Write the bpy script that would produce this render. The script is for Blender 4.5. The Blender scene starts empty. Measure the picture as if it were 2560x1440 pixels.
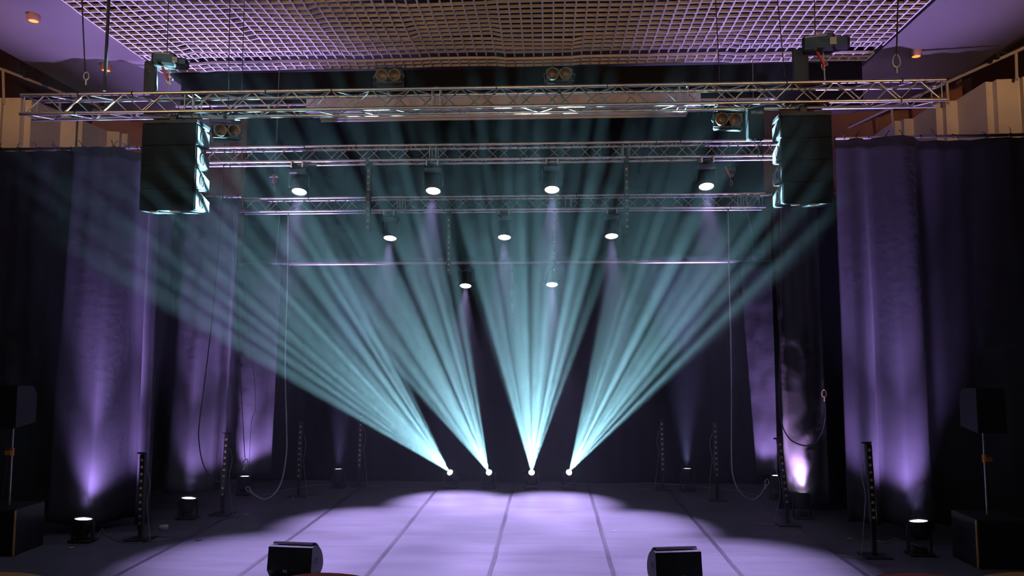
import bpy, math, random
from mathutils import Vector, Matrix, noise
R = math.radians
PI = math.pi
S = bpy.context.scene
COL = S.collection

# ---------------------------------------------------------------- camera, world, exposure
F = 1900.0                                             # focal length in pixels of the 2560 frame
cam = bpy.data.objects.new('camera', bpy.data.cameras.new('camera'))
COL.objects.link(cam)
S.camera = cam
cam.data.sensor_width = 36
cam.data.lens = F * 36 / 2560
cam.data.clip_end = 200
cam.location = (0, 0, 2.7)
cam.rotation_euler = (PI / 2 + math.atan(155 / F), 0, math.atan(92 / F))
CAMR = cam.rotation_euler.to_matrix()

S.view_settings.view_transform = 'Standard'
S.view_settings.look = 'None'
S.view_settings.exposure = 0
S.view_settings.gamma = 1
S.view_settings.use_curve_mapping = False
S.cycles.use_denoising = True
S.cycles.volume_bounces = 0
S.cycles.sample_clamp_indirect = 4
S.cycles.adaptive_threshold = 0.08
S.cycles.adaptive_min_samples = 24
S.cycles.max_bounces = 5
S.cycles.diffuse_bounces = 2
S.cycles.glossy_bounces = 3

W = bpy.data.worlds.new('world')
S.world = W
W.use_nodes = True
W.node_tree.nodes['Background'].inputs['Color'].default_value = (0.5, 0.4, 0.5, 1)
W.node_tree.nodes['Background'].inputs['Strength'].default_value = 0.001


def P(px, py, Y):
    """the point at depth Y seen at a pixel of the photograph"""
    d = CAMR @ Vector((px - 1280, 720 - py, -F))
    return cam.location + d * (Y / d.y)


def G(px, py, z=0.0):
    """the point at height z seen at a pixel"""
    d = CAMR @ Vector((px - 1280, 720 - py, -F))
    return cam.location + d * ((z - cam.location.z) / d.z)


def point_light(loc, energy, color, radius=0.15):
    ld = bpy.data.lights.new('house_light', 'POINT')
    ld.energy = energy; ld.color = color; ld.shadow_soft_size = radius
    o = bpy.data.objects.new('house_light', ld); COL.objects.link(o); o.location = loc
    return o


# warm house lights over the auditorium, behind and beside the camera
WARM = (1.0, 0.56, 0.26)
for x, y in ((-5.5, -5), (4.2, -5), (-5.8, 2.5), (4.6, 2.5), (-0.6, -3)):
    point_light((x, y, 7.0), 18, WARM)


def spot(name, loc, target, energy, color, angle, blend, radius=0.03, gobo=None):
    ld = bpy.data.lights.new(name, 'SPOT')
    ld.energy = energy; ld.color = color; ld.spot_size = R(angle); ld.spot_blend = blend
    ld.shadow_soft_size = radius
    o = bpy.data.objects.new(name, ld); COL.objects.link(o)
    z = (Vector(loc) - Vector(target)).normalized()
    x = Vector((0, 0, 1)).cross(z)
    x = x.normalized() if x.length > 1e-4 else Vector((1, 0, 0))
    y = z.cross(x)
    o.matrix_world = Matrix.Translation(loc) @ Matrix((x, y, z)).transposed().to_4x4()
    if gobo:                                            # a breakup gobo of soft dots inside the lamp
        scale, seed, lo, hi = gobo
        ld.use_nodes = True
        nt = ld.node_tree; N = nt.nodes; L = nt.links; em = N['Emission']
        tc = N.new('ShaderNodeTexCoord'); sx = N.new('ShaderNodeSeparateXYZ'); L.new(tc.outputs['Normal'], sx.inputs[0])
        cb = N.new('ShaderNodeCombineXYZ')
        for k in 'XY':
            dv = N.new('ShaderNodeMath'); dv.operation = 'DIVIDE'
            L.new(sx.outputs[k], dv.inputs[0]); L.new(sx.outputs['Z'], dv.inputs[1])
            ad = N.new('ShaderNodeMath'); ad.operation = 'ADD'; ad.inputs[1].default_value = seed
            L.new(dv.outputs[0], ad.inputs[0]); L.new(ad.outputs[0], cb.inputs[k])
        vo = N.new('ShaderNodeTexVoronoi'); vo.voronoi_dimensions = '2D'
        vo.inputs['Scale'].default_value = scale; vo.inputs['Randomness'].default_value = 0.9
        L.new(cb.outputs[0], vo.inputs['Vector'])
        mr = N.new('ShaderNodeMapRange')
        mr.inputs['From Min'].default_value = lo; mr.inputs['From Max'].default_value = hi
        mr.inputs['To Min'].default_value = 1.0; mr.inputs['To Max'].default_value = 0.0
        L.new(vo.outputs['Distance'], mr.inputs['Value']); L.new(mr.outputs[0], em.inputs['Strength'])
    return o


# added warm fill spots, thrown at the truss ends, the parapets and the ceiling
for x, tx in ((-7.4, -4.6), (6.2, 3.4)):
    spot('added_warm_spot', (x, 3.6, 6.2), (tx, 9.6, 7.15), 260, WARM, 54, 0.8, 0.12)
    spot('added_warm_spot', (x, 6.2, 6.6), (x * 1.25, 13.0, 8.4), 520, WARM, 46, 0.8, 0.12)
for x in (-5.6, -0.6, 4.4):                             # added fill spots, low and unseen, that brighten the lattice faces
    spot('added_warm_spot', (x, -1.5, 2.2), (x * 0.8, 8.4, 7.4), 620, WARM, 40, 1.0, 0.12)


# ---------------------------------------------------------------- materials
def mat(name, color, rough=0.6, metal=0.0, bump=0.0, bscale=40.0, var=0.0, vscale=3.0, spec=0.5, stretch=None, sheen=0.0):
    m = bpy.data.materials.new(name); m.use_nodes = True
    nt = m.node_tree; N = nt.nodes; L = nt.links; b = N['Principled BSDF']
    b.inputs['Base Color'].default_value = (*color, 1)
    b.inputs['Roughness'].default_value = rough
    b.inputs['Metallic'].default_value = metal
    b.inputs['Specular IOR Level'].default_value = spec
    if sheen:
        b.inputs['Sheen Weight'].default_value = sheen
        b.inputs['Sheen Roughness'].default_value = 0.5
    tc = N.new('ShaderNodeTexCoord'); mp = N.new('ShaderNodeMapping'); L.new(tc.outputs['Object'], mp.inputs[0])
    if stretch: mp.inputs['Scale'].default_value = stretch
    if var:
        n = N.new('ShaderNodeTexNoise'); n.inputs['Scale'].default_value = vscale; n.inputs['Detail'].default_value = 5
        L.new(mp.outputs[0], n.inputs['Vector'])
        mr = N.new('ShaderNodeMapRange'); mr.inputs['From Min'].default_value = 0.3; mr.inputs['From Max'].default_value = 0.7
        mr.inputs['To Min'].default_value = 1 - var; mr.inputs['To Max'].default_value = 1 + var
        L.new(n.outputs[0], mr.inputs['Value'])
        vm = N.new('ShaderNodeVectorMath'); vm.operation = 'SCALE'; vm.inputs[0].default_value = color
        L.new(mr.outputs[0], vm.inputs['Scale']); L.new(vm.outputs[0], b.inputs['Base Color'])
    if bump:
        n2 = N.new('ShaderNodeTexNoise'); n2.inputs['Scale'].default_value = bscale; n2.inputs['Detail'].default_value = 4
        L.new(mp.outputs[0], n2.inputs['Vector'])
        bp = N.new('ShaderNodeBump'); bp.inputs['Strength'].default_value = bump; bp.inputs['Distance'].default_value = 0.02
        L.new(n2.outputs[0], bp.inputs['Height']); L.new(bp.outputs[0], b.inputs['Normal'])
    return m


def emat(name, color, strength):
    m = bpy.data.materials.new(name); m.use_nodes = True
    b = m.node_tree.nodes['Principled BSDF']
    b.inputs['Base Color'].default_value = (*color, 1)
    b.inputs['Emission Color'].default_value = (*color, 1)
    b.inputs['Emission Strength'].default_value = strength
    return m


M = dict(
    vinyl=mat('stage_vinyl', (0.11, 0.106, 0.12), 0.55, var=0.16, vscale=2.2, bump=0.05, bscale=60, stretch=(0.35, 2.2, 1), spec=0.15),
    tape=mat('floor_tape', (0.034, 0.031, 0.04), 0.5, var=0.35, vscale=6, spec=0.5),
    cloth=mat('black_drape', (0.042, 0.037, 0.047), 0.95, bump=0.25, bscale=9, var=0.12, vscale=2, spec=0.1, sheen=0.06),
    wrinkle=mat('wrinkled_drape', (0.055, 0.048, 0.058), 0.9, bump=0.9, bscale=3.2, var=0.15, vscale=3, spec=0.12, sheen=0.06),
    border=mat('black_border_cloth', (0.012, 0.012, 0.014), 0.95, bump=0.1, bscale=5, spec=0.08),
    alu=mat('aluminium', (0.62, 0.6, 0.58), 0.32, metal=1.0, bump=0.03, bscale=30, var=0.12, vscale=8),
    steel=mat('galvanised_steel', (0.6, 0.6, 0.6), 0.35, metal=0.9),
    black=mat('black_metal', (0.018, 0.018, 0.02), 0.45, bump=0.03, bscale=90),
    plastic=mat('black_plastic', (0.014, 0.014, 0.015), 0.5),
    cabinet=mat('textured_black_paint', (0.009, 0.009, 0.010), 0.6, bump=0.15, bscale=200),
    side=mat('beam_lit_grey_side', (0.16, 0.17, 0.18), 0.5, bump=0.1, bscale=150),  # beam light on dark plastic put into a lighter grey
    grille=mat('black_grille', (0.007, 0.007, 0.008), 0.7, bump=0.4, bscale=300, spec=0.2),
    rope=mat('dark_rope', (0.03, 0.028, 0.03), 0.8),
    cable=mat('grey_steel_rope', (0.42, 0.4, 0.42), 0.45, metal=0.4),
    lattice=mat('ceiling_lattice_paint', (0.66, 0.6, 0.56), 0.5, var=0.12, vscale=1.5),
    plaster=mat('ceiling_plaster', (0.15, 0.12, 0.125), 0.8, var=0.05, vscale=1),
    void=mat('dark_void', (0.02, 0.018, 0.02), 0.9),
    wood=mat('brown_wall_panel', (0.3, 0.13, 0.075), 0.55, var=0.1, vscale=3, stretch=(1, 1, 0.2)),
    darkwood=mat('dark_brown_wall', (0.12, 0.05, 0.038), 0.7, var=0.1, vscale=2),
    cream=mat('cream_wall', (0.7, 0.62, 0.56), 0.7, var=0.05),
    rail=mat('painted_rail', (0.5, 0.42, 0.42), 0.45),
    white=mat('off_white_metal', (0.62, 0.58, 0.6), 0.45),
    hem=mat('white_edge_trim', (0.75, 0.75, 0.8), 0.4),
    amber=mat('amber_warm_tint', (0.62, 0.46, 0.24), 0.3, metal=0.35),  # warm light on the clear lenses put into the base colour
    bowl=mat('tinted_reflector', (0.2, 0.13, 0.075), 0.4, metal=0.15, var=0.2, vscale=20),
    ring=mat('lamp_rim', (0.25, 0.2, 0.14), 0.4, metal=0.4),
    red=mat('red_plastic', (0.55, 0.06, 0.03), 0.45),
    orange=mat('orange_plastic', (0.75, 0.25, 0.05), 0.5),
    seatred=mat('red_seat_fabric', (0.45, 0.03, 0.03), 0.85, bump=0.2, bscale=120, sheen=0.3),
    orangetint=mat('orange_light_tint', (0.55, 0.24, 0.07), 0.4, var=0.15, vscale=6),  # orange light put into the colour of seat tops and subwoofer edges
    paper=mat('white_tape_roll', (0.75, 0.75, 0.78), 0.6),
    print=mat('grey_print', (0.45, 0.45, 0.43), 0.6),
    wash=emat('wash_lens_glow', (0.93, 0.84, 1.0), 14),
    up=emat('uplight_lens_glow', (0.86, 0.8, 1.0), 9),
    beam=emat('beam_lens_glow', (0.7, 1.0, 1.0), 40),
    down=emat('downlight_glow', (1.0, 0.26, 0.04), 2.0),
    rim_light=mat('orange_rim_light', (0.9, 0.25, 0.04), 0.4),  # warm light on the lamp rims put into a colour
)

# ---------------------------------------------------------------- mesh building
class MB:
    def __init__(self): self.v = []; self.f = []; self.sm = []

    def add(self, vs, fs, T=None, smooth=False):
        k = len(self.v)
        self.v += [tuple(T @ Vector(p)) if T else tuple(p) for p in vs]
        self.f += [tuple(i + k for i in q) for q in fs]; self.sm += [smooth] * len(fs)
        return self

    def box(self, c, s, T=None, b=0.0):
        x, y, z = (k / 2 for k in s)
        b = min(b, x * .9, y * .9, z * .9)
        if b <= 0:
            vs = [(c[0] + i * x, c[1] + j * y, c[2] + k * z) for i in (-1, 1) for j in (-1, 1) for k in (-1, 1)]
            return self.add(vs, [(0, 1, 3, 2), (4, 6, 7, 5), (0, 4, 5, 1), (2, 3, 7, 6), (0, 2, 6, 4), (1, 5, 7, 3)], T)
        vs = []; idx = {}
        for i in (-1, 1):
            for j in (-1, 1):
                for k in (-1, 1):
                    for a in range(3):
                        d = [b, b, b]; d[a] = 0
                        idx[(i, j, k, a)] = len(vs)
                        vs.append((c[0] + i * (x - d[0]), c[1] + j * (y - d[1]), c[2] + k * (z - d[2])))
        fs = []
        for a in range(3):
            p, q = [n for n in range(3) if n != a]
            for s1 in (-1, 1):
                cor = []
                for u, w in ((-1, -1), (1, -1), (1, 1), (-1, 1)):
                    t = [0, 0, 0]; t[a] = s1; t[p] = u; t[q] = w
                    cor.append(idx[(*t, a)])
                fs.append(tuple(cor))
        for a in range(3):
            p, q = [n for n in range(3) if n != a]
            for u in (-1, 1):
                for w in (-1, 1):
                    t1 = [0, 0, 0]; t1[a] = -1; t1[p] = u; t1[q] = w
                    t2 = list(t1); t2[a] = 1
                    fs.append((idx[(*t1, p)], idx[(*t1, q)], idx[(*t2, q)], idx[(*t2, p)]))
        for i in (-1, 1):
            for j in (-1, 1):
                for k in (-1, 1): fs.append(tuple(idx[(i, j, k, a)] for a in range(3)))
        return self.add(vs, fs, T)

    def cyl(self, a, b, r, r2=None, n=12, T=None, cap=True):
        a = Vector(a); b = Vector(b); r2 = r if r2 is None else r2
        d = (b - a).normalized()
        u = d.orthogonal().normalized(); w = d.cross(u)
        vs = []
        for p, q in ((a, r), (b, r2)):
            for i in range(n):
                t = 2 * PI * i / n
                vs.append(p + u * (math.cos(t) * q) + w * (math.sin(t) * q))
        fs = [(i, (i + 1) % n, n + (i + 1) % n, n + i) for i in range(n)]
        self.add(vs, fs, T, True)
        if cap:
            self.add(vs[:n], [tuple(range(n))[::-1]], T); self.add(vs[n:], [tuple(range(n))], T)
        return self

    def lathe(self, prof, n=24, T=None, smooth=True):
        """prof: (r, z) pairs about the local Z axis"""
        vs = []; fs = []
        for r, z in prof:
            for i in range(n):
                t = 2 * PI * i / n
                vs.append((r * math.cos(t), r * math.sin(t), z))
        for j in range(len(prof) - 1):
            for i in range(n):
                fs.append((j * n + i, j * n + (i + 1) % n, (j + 1) * n + (i + 1) % n, (j + 1) * n + i))
        return self.add(vs, fs, T, smooth)

    def tube(self, pts, r, n=8, closed=False, T=None):
        pts = [Vector(p) for p in pts]; m = len(pts)
        vs = []; prev = None
        for i, p in enumerate(pts):
            a = pts[(i - 1) % m] if (i or closed) else p
            b = pts[(i + 1) % m] if (i < m - 1 or closed) else p
            d = (b - a).normalized()
            u = d.orthogonal().normalized() if prev is None else (prev - d * prev.dot(d)).normalized()
            prev = u; w = d.cross(u)
            for k in range(n):
                t = 2 * PI * k / n
                vs.append(p + u * (math.cos(t) * r) + w * (math.sin(t) * r))
        fs = []
        for i in range(m if closed else m - 1):
            for k in range(n):
                a, b = i * n, ((i + 1) % m) * n
                fs.append((a + k, a + (k + 1) % n, b + (k + 1) % n, b + k))
        if not closed: fs += [tuple(range(n))[::-1], tuple(range((m - 1) * n, m * n))]
        return self.add(vs, fs, T, True)

    def prism(self, prof, x0, x1, T=None):
        """prof in (y, z), extruded along x"""
        n = len(prof)
        vs = [(x0, y, z) for y, z in prof] + [(x1, y, z) for y, z in prof]
        fs = [(i, (i + 1) % n, n + (i + 1) % n, n + i) for i in range(n)] + [tuple(range(n))[::-1], tuple(range(n, 2 * n))]
        return self.add(vs, fs, T)

    def build(self, name, material, parent=None, loc=None, T=None):
        me = bpy.data.meshes.new(name)
        vs = self.v
        if loc is None and parent is None:                  # put the origin at the middle of the mesh's foot
            xs, ys, zs = zip(*vs)
            loc = ((min(xs) + max(xs)) / 2, (min(ys) + max(ys)) / 2, min(zs))
            vs = [(x - loc[0], y - loc[1], z - loc[2]) for x, y, z in vs]
        me.from_pydata(vs, [], self.f)
        me.polygons.foreach_set('use_smooth', self.sm)
        me.materials.append(M[material] if isinstance(material, str) else material)
        me.update()
        o = bpy.data.objects.new(name, me); COL.objects.link(o)
        if parent is not None: o.parent = parent
        if loc is not None: o.location = loc
        if T is not None: o.matrix_local = T
        return o


def tag(o, label=None, cat=None, group=None, kind=None):
    for k, v in (('label', label), ('category', cat), ('group', group), ('kind', kind)):
        if v: o[k] = v
    return o


def thing(name, loc, label, cat, group=None, rot=(0, 0, 0)):
    o = bpy.data.objects.new(name, None); COL.objects.link(o)
    o.location = loc; o.rotation_euler = rot; o.empty_display_size = 0.1
    return tag(o, label, cat, group)


def kids(o): return [c for c in bpy.data.objects if c.parent == o]


def copy_tree(o, label=None, loc=None, rot=None, parent=None):
    ch = kids(o)
    c = o.copy(); COL.objects.link(c)
    if parent is not None: c.parent = parent
    if label: c['label'] = label
    if loc is not None: c.location = loc
    if rot is not None: c.rotation_euler = rot
    for k in ch: copy_tree(k, parent=c)
    return c


def struct(name, mb, m, parent=None, label=None):
    o = mb.build(name, m, parent)
    if parent is None: tag(o, label, kind='structure')
    return o


def smooth_path(pts, k=6):
    pts = [Vector(p) for p in pts]; out = []
    q = [2 * pts[0] - pts[1]] + pts + [2 * pts[-1] - pts[-2]]
    for i in range(1, len(q) - 2):
        for j in range(k):
            t = j / k
            a, b, c, d = q[i - 1:i + 3]
            out.append(0.5 * ((2 * b) + (c - a) * t + (2 * a - 5 * b + 4 * c - d) * t * t + (3 * b - a - 3 * c + d) * t ** 3))
    out.append(pts[-1])
    return out


# ---------------------------------------------------------------- haze over the stage
hz = bpy.data.materials.new('stage_haze'); hz.use_nodes = True
nt = hz.node_tree; nt.nodes.clear()
vo = nt.nodes.new('ShaderNodeOutputMaterial'); vs_ = nt.nodes.new('ShaderNodeVolumeScatter')
vs_.inputs['Density'].default_value = 0.005; vs_.inputs['Anisotropy'].default_value = 0.64
vs_.inputs['Color'].default_value = (0.92, 0.97, 1.0, 1)
nt.links.new(vs_.outputs[0], vo.inputs['Volume'])
XL, XR = -9.4, 8.1                                       # side walls
tag(MB().box(((XL + XR) / 2, 12.3, 3.62), (XR - XL - 0.1, 7.6, 7.2)).build('haze', hz),
    'thin theatrical haze hanging over the whole stage', 'haze', kind='stuff')

# ---------------------------------------------------------------- stage floor
struct('floor', MB().box(((XL + XR) / 2, 12.95, -0.1), (XR - XL + 2, 8.1, 0.2)), 'vinyl')
random.seed(3)
TX = [(-5.2, 'outermost tape seam by the left wing drapes'), (-3.72, 'tape seam running under the left monitor wedge'),
      (-2.19, 'tape seam starting between the two left beam lights'), (-0.72, 'tape seam down the middle of the stage'),
      (0.77, 'tape seam starting just past the rightmost beam light'), (2.3, 'tape seam beside the right monitor wedge'),
      (3.8, 'outermost tape seam by the right wing drapes')]
for x, lb in TX:
    mb = MB(); ys = [8.95 + i * 0.33 for i in range(21)]
    w0 = [random.uniform(-.006, .006) for _ in ys]
    vs = [(x + s * 0.03 + w, y, z) for y, w in zip(ys, w0) for s in (-1, 1) for z in (0.0005, 0.0025)]
    fs = []
    for i in range(len(ys) - 1):
        a, b = i * 4, i * 4 + 4
        fs += [(a + 1, a + 3, b + 3, b + 1), (a, b, b + 2, a + 2), (a, a + 1, b + 1, b), (a + 2, b + 2, b + 3, a + 3)]
    mb.add(vs, fs)
    tag(mb.build('tape_strip', 'tape'), 'dark ' + lb, 'tape', 'tape seams between the vinyl strips')

# ---------------------------------------------------------------- walls behind the stage
zt = 9.2
yB = 14.9
hemz = P(1280, 657, 14.85).z
struct('wall_back', MB().box(((XL + XR) / 2, yB + 0.12, (hemz + zt) / 2), (XR - XL, 0.2, zt - hemz)), 'wood')
xa, xb = P(590, 660, yB).x, P(1922, 652, yB).x
struct('trim_1', MB().box(((xa + xb) / 2, yB - 0.09, hemz + 0.0), (xb - xa, 0.07, 0.035)), 'hem')
struct('wall_rear', MB().box(((XL + XR) / 2, 16.9, 3), (XR - XL, 0.2, 6)), 'void')

# zigzag side walls: facets that face the hall and facets that run in depth, behind a raked parapet
def side_wall(name, pts, top, m, th=0.12):
    mb = MB()
    for i in range(len(pts) - 1):
        (xa, ya), (xb, yb) = pts[i], pts[i + 1]
        n = Vector((yb - ya, xa - xb, 0)).normalized() * th
        za, zb = top[i]
        vs = [(xa, ya, 0), (xb, yb, 0), (xb, yb, zb), (xa, ya, za)]
        vs += [(p[0] + n.x, p[1] + n.y, p[2]) for p in vs]
        mb.add(vs, [(0, 1, 2, 3), (7, 6, 5, 4), (0, 4, 5, 1), (1, 5, 6, 2), (2, 6, 7, 3), (3, 7, 4, 0)])
    return struct(name, mb, m)


def facets(pix, Y0, side):
    """pixel columns along the wall's top; flat runs face the hall, sloping runs go back in depth"""
    pts = []; top = []
    Y = Y0
    pts.append((P(pix[0][0], pix[0][1], Y).x, Y))
    zs = [P(pix[0][0], pix[0][1], Y).z]
    for k in range(1, len(pix)):
        x, y, run = pix[k]
        Y += run
        p = P(x, y, Y); pts.append((p.x, p.y)); zs.append(p.z)
    for i in range(len(zs) - 1): top.append((zs[i], zs[i + 1]))
    return pts, top


pl, tl = facets([(-120, 248), (16, 250, 0.0), (22, 250, 0.03), (64, 250, 0.0), (145, 282, 0.85), (192, 301, 0.15), (262, 331, 0.85), (305, 334, 0.05), (352, 366, 0.7), (470, 420, 1.2)], 12.9, -1)
side_wall('wall_left', pl, tl, 'cream')
pr, tr = facets([(2700, 195), (2545, 198, 0.0), (2536, 203, 0.02), (2480, 205, 0.0), (2398, 256, 0.75), (2355, 258, 0.0), (2290, 301, 0.75), (2252, 302, 0.0), (2203, 336, 0.7), (2060, 420, 1.4)], 12.7, 1)
side_wall('wall_right', pr, tr, 'cream', -0.12)
# dark wood walls beyond the parapets
struct('wall_left_upper', MB().box((XL - 1.6, 14.5, 5.2), (0.2, 6.6, 8)), 'darkwood')
struct('wall_right_upper', MB().box((XR + 1.6, 14.5, 5.2), (0.2, 6.6, 8)), 'darkwood')
struct('wall_left_rear', MB().box((XL - 0.3, 17.4, 5.0), (5.5, 0.2, 8)), 'darkwood')
struct('wall_right_rear', MB().box((XR + 0.3, 17.4, 5.0), (5.5, 0.2, 8)), 'darkwood')
struct('wall_left_hall', MB().box((XL - 3.0, 6, 5.0), (0.2, 12, 8)), 'darkwood')
struct('wall_right_hall', MB().box((XR + 3.0, 6, 5.0), (0.2, 12, 8)), 'darkwood')

# ---------------------------------------------------------------- ceiling: lattice field, plaster margins, header
ZC = 7.28
gx0, gx1, gy0, gy1 = -6.37, 5.1, 4.0, 12.0
CELL = 0.15


def warp(x, y):
    """small height errors of the lattice panels: sagging and tilted 1.2 m squares"""
    px, py = math.floor((x + 20) / 1.2), math.floor(y / 1.2)
    rnd = random.Random(px * 131 + py * 17)
    a, b, c = rnd.uniform(-1, 1), rnd.uniform(-1, 1), rnd.uniform(-1, 1)
    u, w = ((x + 20) / 1.2) % 1 - .5, (y / 1.2) % 1 - .5
    k = 0.012 if rnd.random() < 0.75 else 0.045
    if y > 11.2: k *= 0.15
    return k * (a * u + b * w) + 0.012 * c - 0.03 * max(0, noise.noise(Vector((x * .5, y * .5, 0))))


lat = MB()
nx = int(round((gx1 - gx0) / CELL)); ny = int(round((gy1 - gy0) / CELL))
raised_row = 4                                                # rows raised here to stand in for the unlit band near the header
TB, HB = 0.022, 0.037
for i in range(nx + 1):                                 # blades running towards the stage
    x = gx0 + i * CELL
    inset = 0 if i < nx - 6 else (i - nx + 6)
    for j in range(ny):
        if j == ny - raised_row or j == ny - raised_row + 1: dz = 0.05
        else: dz = 0
        ya, yb_ = gy0 + j * CELL, gy0 + (j + 1) * CELL
        za, zb = ZC + warp(x, ya + .001) + dz, ZC + warp(x, yb_ - .001) + dz
        vs = []
        for y, z in ((ya, za), (yb_, zb)):
            for s in (-1, 1):
                for h in (0, HB): vs.append((x + s * TB / 2, y, z + h))
        lat.add(vs, [(0, 2, 6, 4), (0, 4, 5, 1), (2, 3, 7, 6), (1, 5, 7, 3)])
for j in range(ny + 1):                                 # cross blades
    y = gy0 + j * CELL
    dz = 0.05 if j in (ny - raised_row, ny - raised_row + 1) else 0
    for i in range(nx):
        xa_, xb_ = gx0 + i * CELL, gx0 + (i + 1) * CELL
        yy = y - .002 if j else y
        za, zb = ZC + warp(xa_ + .001, yy) + dz, ZC + warp(xb_ - .001, yy) + dz
        vs = []
        for x, z in ((xa_, za), (xb_, zb)):
            for s in (-1, 1):
                for h in (0, HB): vs.append((x, y + s * TB / 2, z + h))
        lat.add(vs, [(0, 4, 6, 2), (0, 1, 5, 4), (2, 6, 7, 3), (1, 3, 7, 5)])
struct('ceiling', lat, 'lattice')
struct('ceiling_void', MB().box(((gx0 + gx1) / 2, 8.1, ZC + 0.75), (gx1 - gx0 + 2, 8.3, 0.05)), 'void')
mg = MB()                                              # plaster margins that rise to the sides
zm = ZC + 0.02
for xi, xo, xe in ((gx0 - 0.02, gx0 - 2.2, XL - 3.2), (gx1 + 0.02, gx1 + 2.0, XR + 3.2)):
    for (xa_, za), (xb_, zb) in (((xi, zm), (xo, zm + 0.1)), ((xo, zm + 0.1), (xe, zm + 2.6))):
        n = 14
        for k in range(n):
            y0_, y1_ = 2 + k * 16 / n, 2 + (k + 1) * 16 / n
            vs = [(xa_, y0_, za), (xb_, y0_, zb), (xb_, y1_, zb), (xa_, y1_, za)]
            mg.add(vs + [(p[0], p[1], p[2] + .1) for p in vs], [(0, 1, 2, 3), (7, 6, 5, 4), (0, 3, 7, 4), (1, 5, 6, 2), (0, 4, 5, 1), (3, 2, 6, 7)])
struct('ceiling_plaster', mg, 'plaster')
hx0, hx1 = P(455, 160, 12.05).x, P(2156, 200, 12.05).x
hz0 = P(1280, 283, 12.05).z
struct('wall_header', MB().box(((hx0 + hx1) / 2, 12.08, (hz0 + ZC) / 2), (hx1 - hx0, 0.06, ZC - hz0)), 'border')
struct('ceiling_stage', MB().box(((hx0 + hx1) / 2, 14.6, ZC + 0.9), (hx1 - hx0 + 1, 4.9, 0.05)), 'void')

# ---------------------------------------------------------------- drapes
def curtain(name, label, x0, x1, Y, z0, z1, m, prof, hem=None, lean=(0, 0), group='black stage drapes', seed=0, dx=0.035, pleat=0.02, creep=0.0):
    """a hanging cloth; prof(x) pushes it in depth, lean moves the left/right edges at the foot"""
    nx_ = max(8, int((x1 - x0) / dx)); nz = 36
    vs = []
    for k in range(nz + 1):
        t = k / nz
        for i in range(nx_ + 1):
            u = i / nx_
            x = x0 + (x1 - x0) * u + (1 - t) * (lean[0] * (1 - u) + lean[1] * u)
            zb = z0 + (hem(u) if hem else 0)
            z = zb + (z1 - zb) * t
            amp = 1.0 - 0.55 * t
            y = Y + prof(u) * amp + pleat * math.sin(u * (x1 - x0) * 19 + 2 * noise.noise(Vector((u * 4, seed, z * .2)))) * (0.4 + 0.6 * t)
            y += 0.05 * noise.noise(Vector((x * 1.7, seed * 3.1, z * 0.45))) + creep * noise.noise(Vector((x * 5, seed, z * 4)))
            vs.append((x, y, z))
    fs = [(k * (nx_ + 1) + i, k * (nx_ + 1) + i + 1, (k + 1) * (nx_ + 1) + i + 1, (k + 1) * (nx_ + 1) + i) for k in range(nz) for i in range(nx_)]
    mb = MB().add(vs, fs, None, True)
    o = mb.build(name, m)
    md = o.modifiers.new('thick', 'SOLIDIFY'); md.thickness = 0.006
    return tag(o, label, 'curtain', group)


def bump1(u, c, w, s=0.12):
    """smooth plateau of width w round c"""
    a = (u - c + w / 2) / s; b = (c + w / 2 - u) / s
    f = lambda t: 0 if t < 0 else 1 if t > 1 else t * t * (3 - 2 * t)
    return f(a + .5) * f(b + .5)


yA, yBc, yC, yK = 11.5, 12.95, 14.7, 15.85
# front wing drapes (left, right)
xA1 = P(389, 900, yA).x
zA = P(200, 371, yA).z
uA = lambda px: (P(px, 900, yA).x - (XL + .1)) / (xA1 - XL - .1)
curtain('wing_curtain', 'black wing drape at the far left, lit purple by the uplight at its foot', XL + 0.1, xA1, yA, 0.17, zA - 0.03, 'cloth',
        lambda u: -0.42 * bump1(u, uA(234), uA(298) - uA(168), .05) + 0.35 * bump1(u, uA(322), .12, .05) - 0.15 * bump1(u, uA(365), .06, .04),
        hem=lambda u: 0.08 * math.sin(u * 5.2), seed=1)
xA2 = P(2106, 900, yA).x
zA2 = P(2300, 341, yA).z
uR = lambda px: (P(px, 900, yA).x - xA2) / (XR - .1 - xA2)
curtain('wing_curtain', 'black wing drape at the far right with a broad purple-lit fold', xA2, XR - 0.1, yA, 0.15, zA2 - 0.03, 'cloth',
        lambda u: -0.4 * bump1(u, uR(2262), uR(2315) - uR(2210), .07) - .2 * bump1(u, uR(2165), .05, .04) + 0.3 * bump1(u, uR(2400), .3, .1),
        hem=lambda u: 0.07 * math.sin(1 + u * 6), seed=2)
# second wings
xB1 = P(588, 900, yBc).x
zB = P(560, 492, yBc).z
uB = lambda px: (P(px, 900, yBc).x - (XL + .6)) / (xB1 - XL - .6)
curtain('wing_curtain', 'creased black wing drape second from the left, hung from the short pipe', XL + 0.6, xB1, yBc, 0.3, zB - .03, 'wrinkle',
        lambda u: -0.3 * bump1(u, uB(490), uB(535) - uB(450), .08) + .25 * bump1(u, uB(415), .05, .04) + .2 * bump1(u, uB(570), .03, .03), lean=(0, -0.15), seed=3, creep=0.015)
xB2, xB3 = P(1937, 900, yBc).x, P(2048, 900, yBc).x
curtain('wing_curtain', 'narrow crumpled black wing drape glowing bright at its foot, right of the leaning pixel bar', xB2, xB3, yBc - .15, 0.22, P(1920, 483, yBc).z, 'wrinkle',
        lambda u: 0.05 * math.sin(u * 9), lean=(0.06, 0.05), seed=4, creep=0.035, dx=0.02)
curtain('wing_curtain', 'unlit black drape behind the narrow crumpled one on the right', xB2 + .1, XR - .3, yBc + .35, 0.02, P(1920, 483, yBc).z, 'border',
        lambda u: 0.06 * math.sin(u * 22), seed=5)
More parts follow.
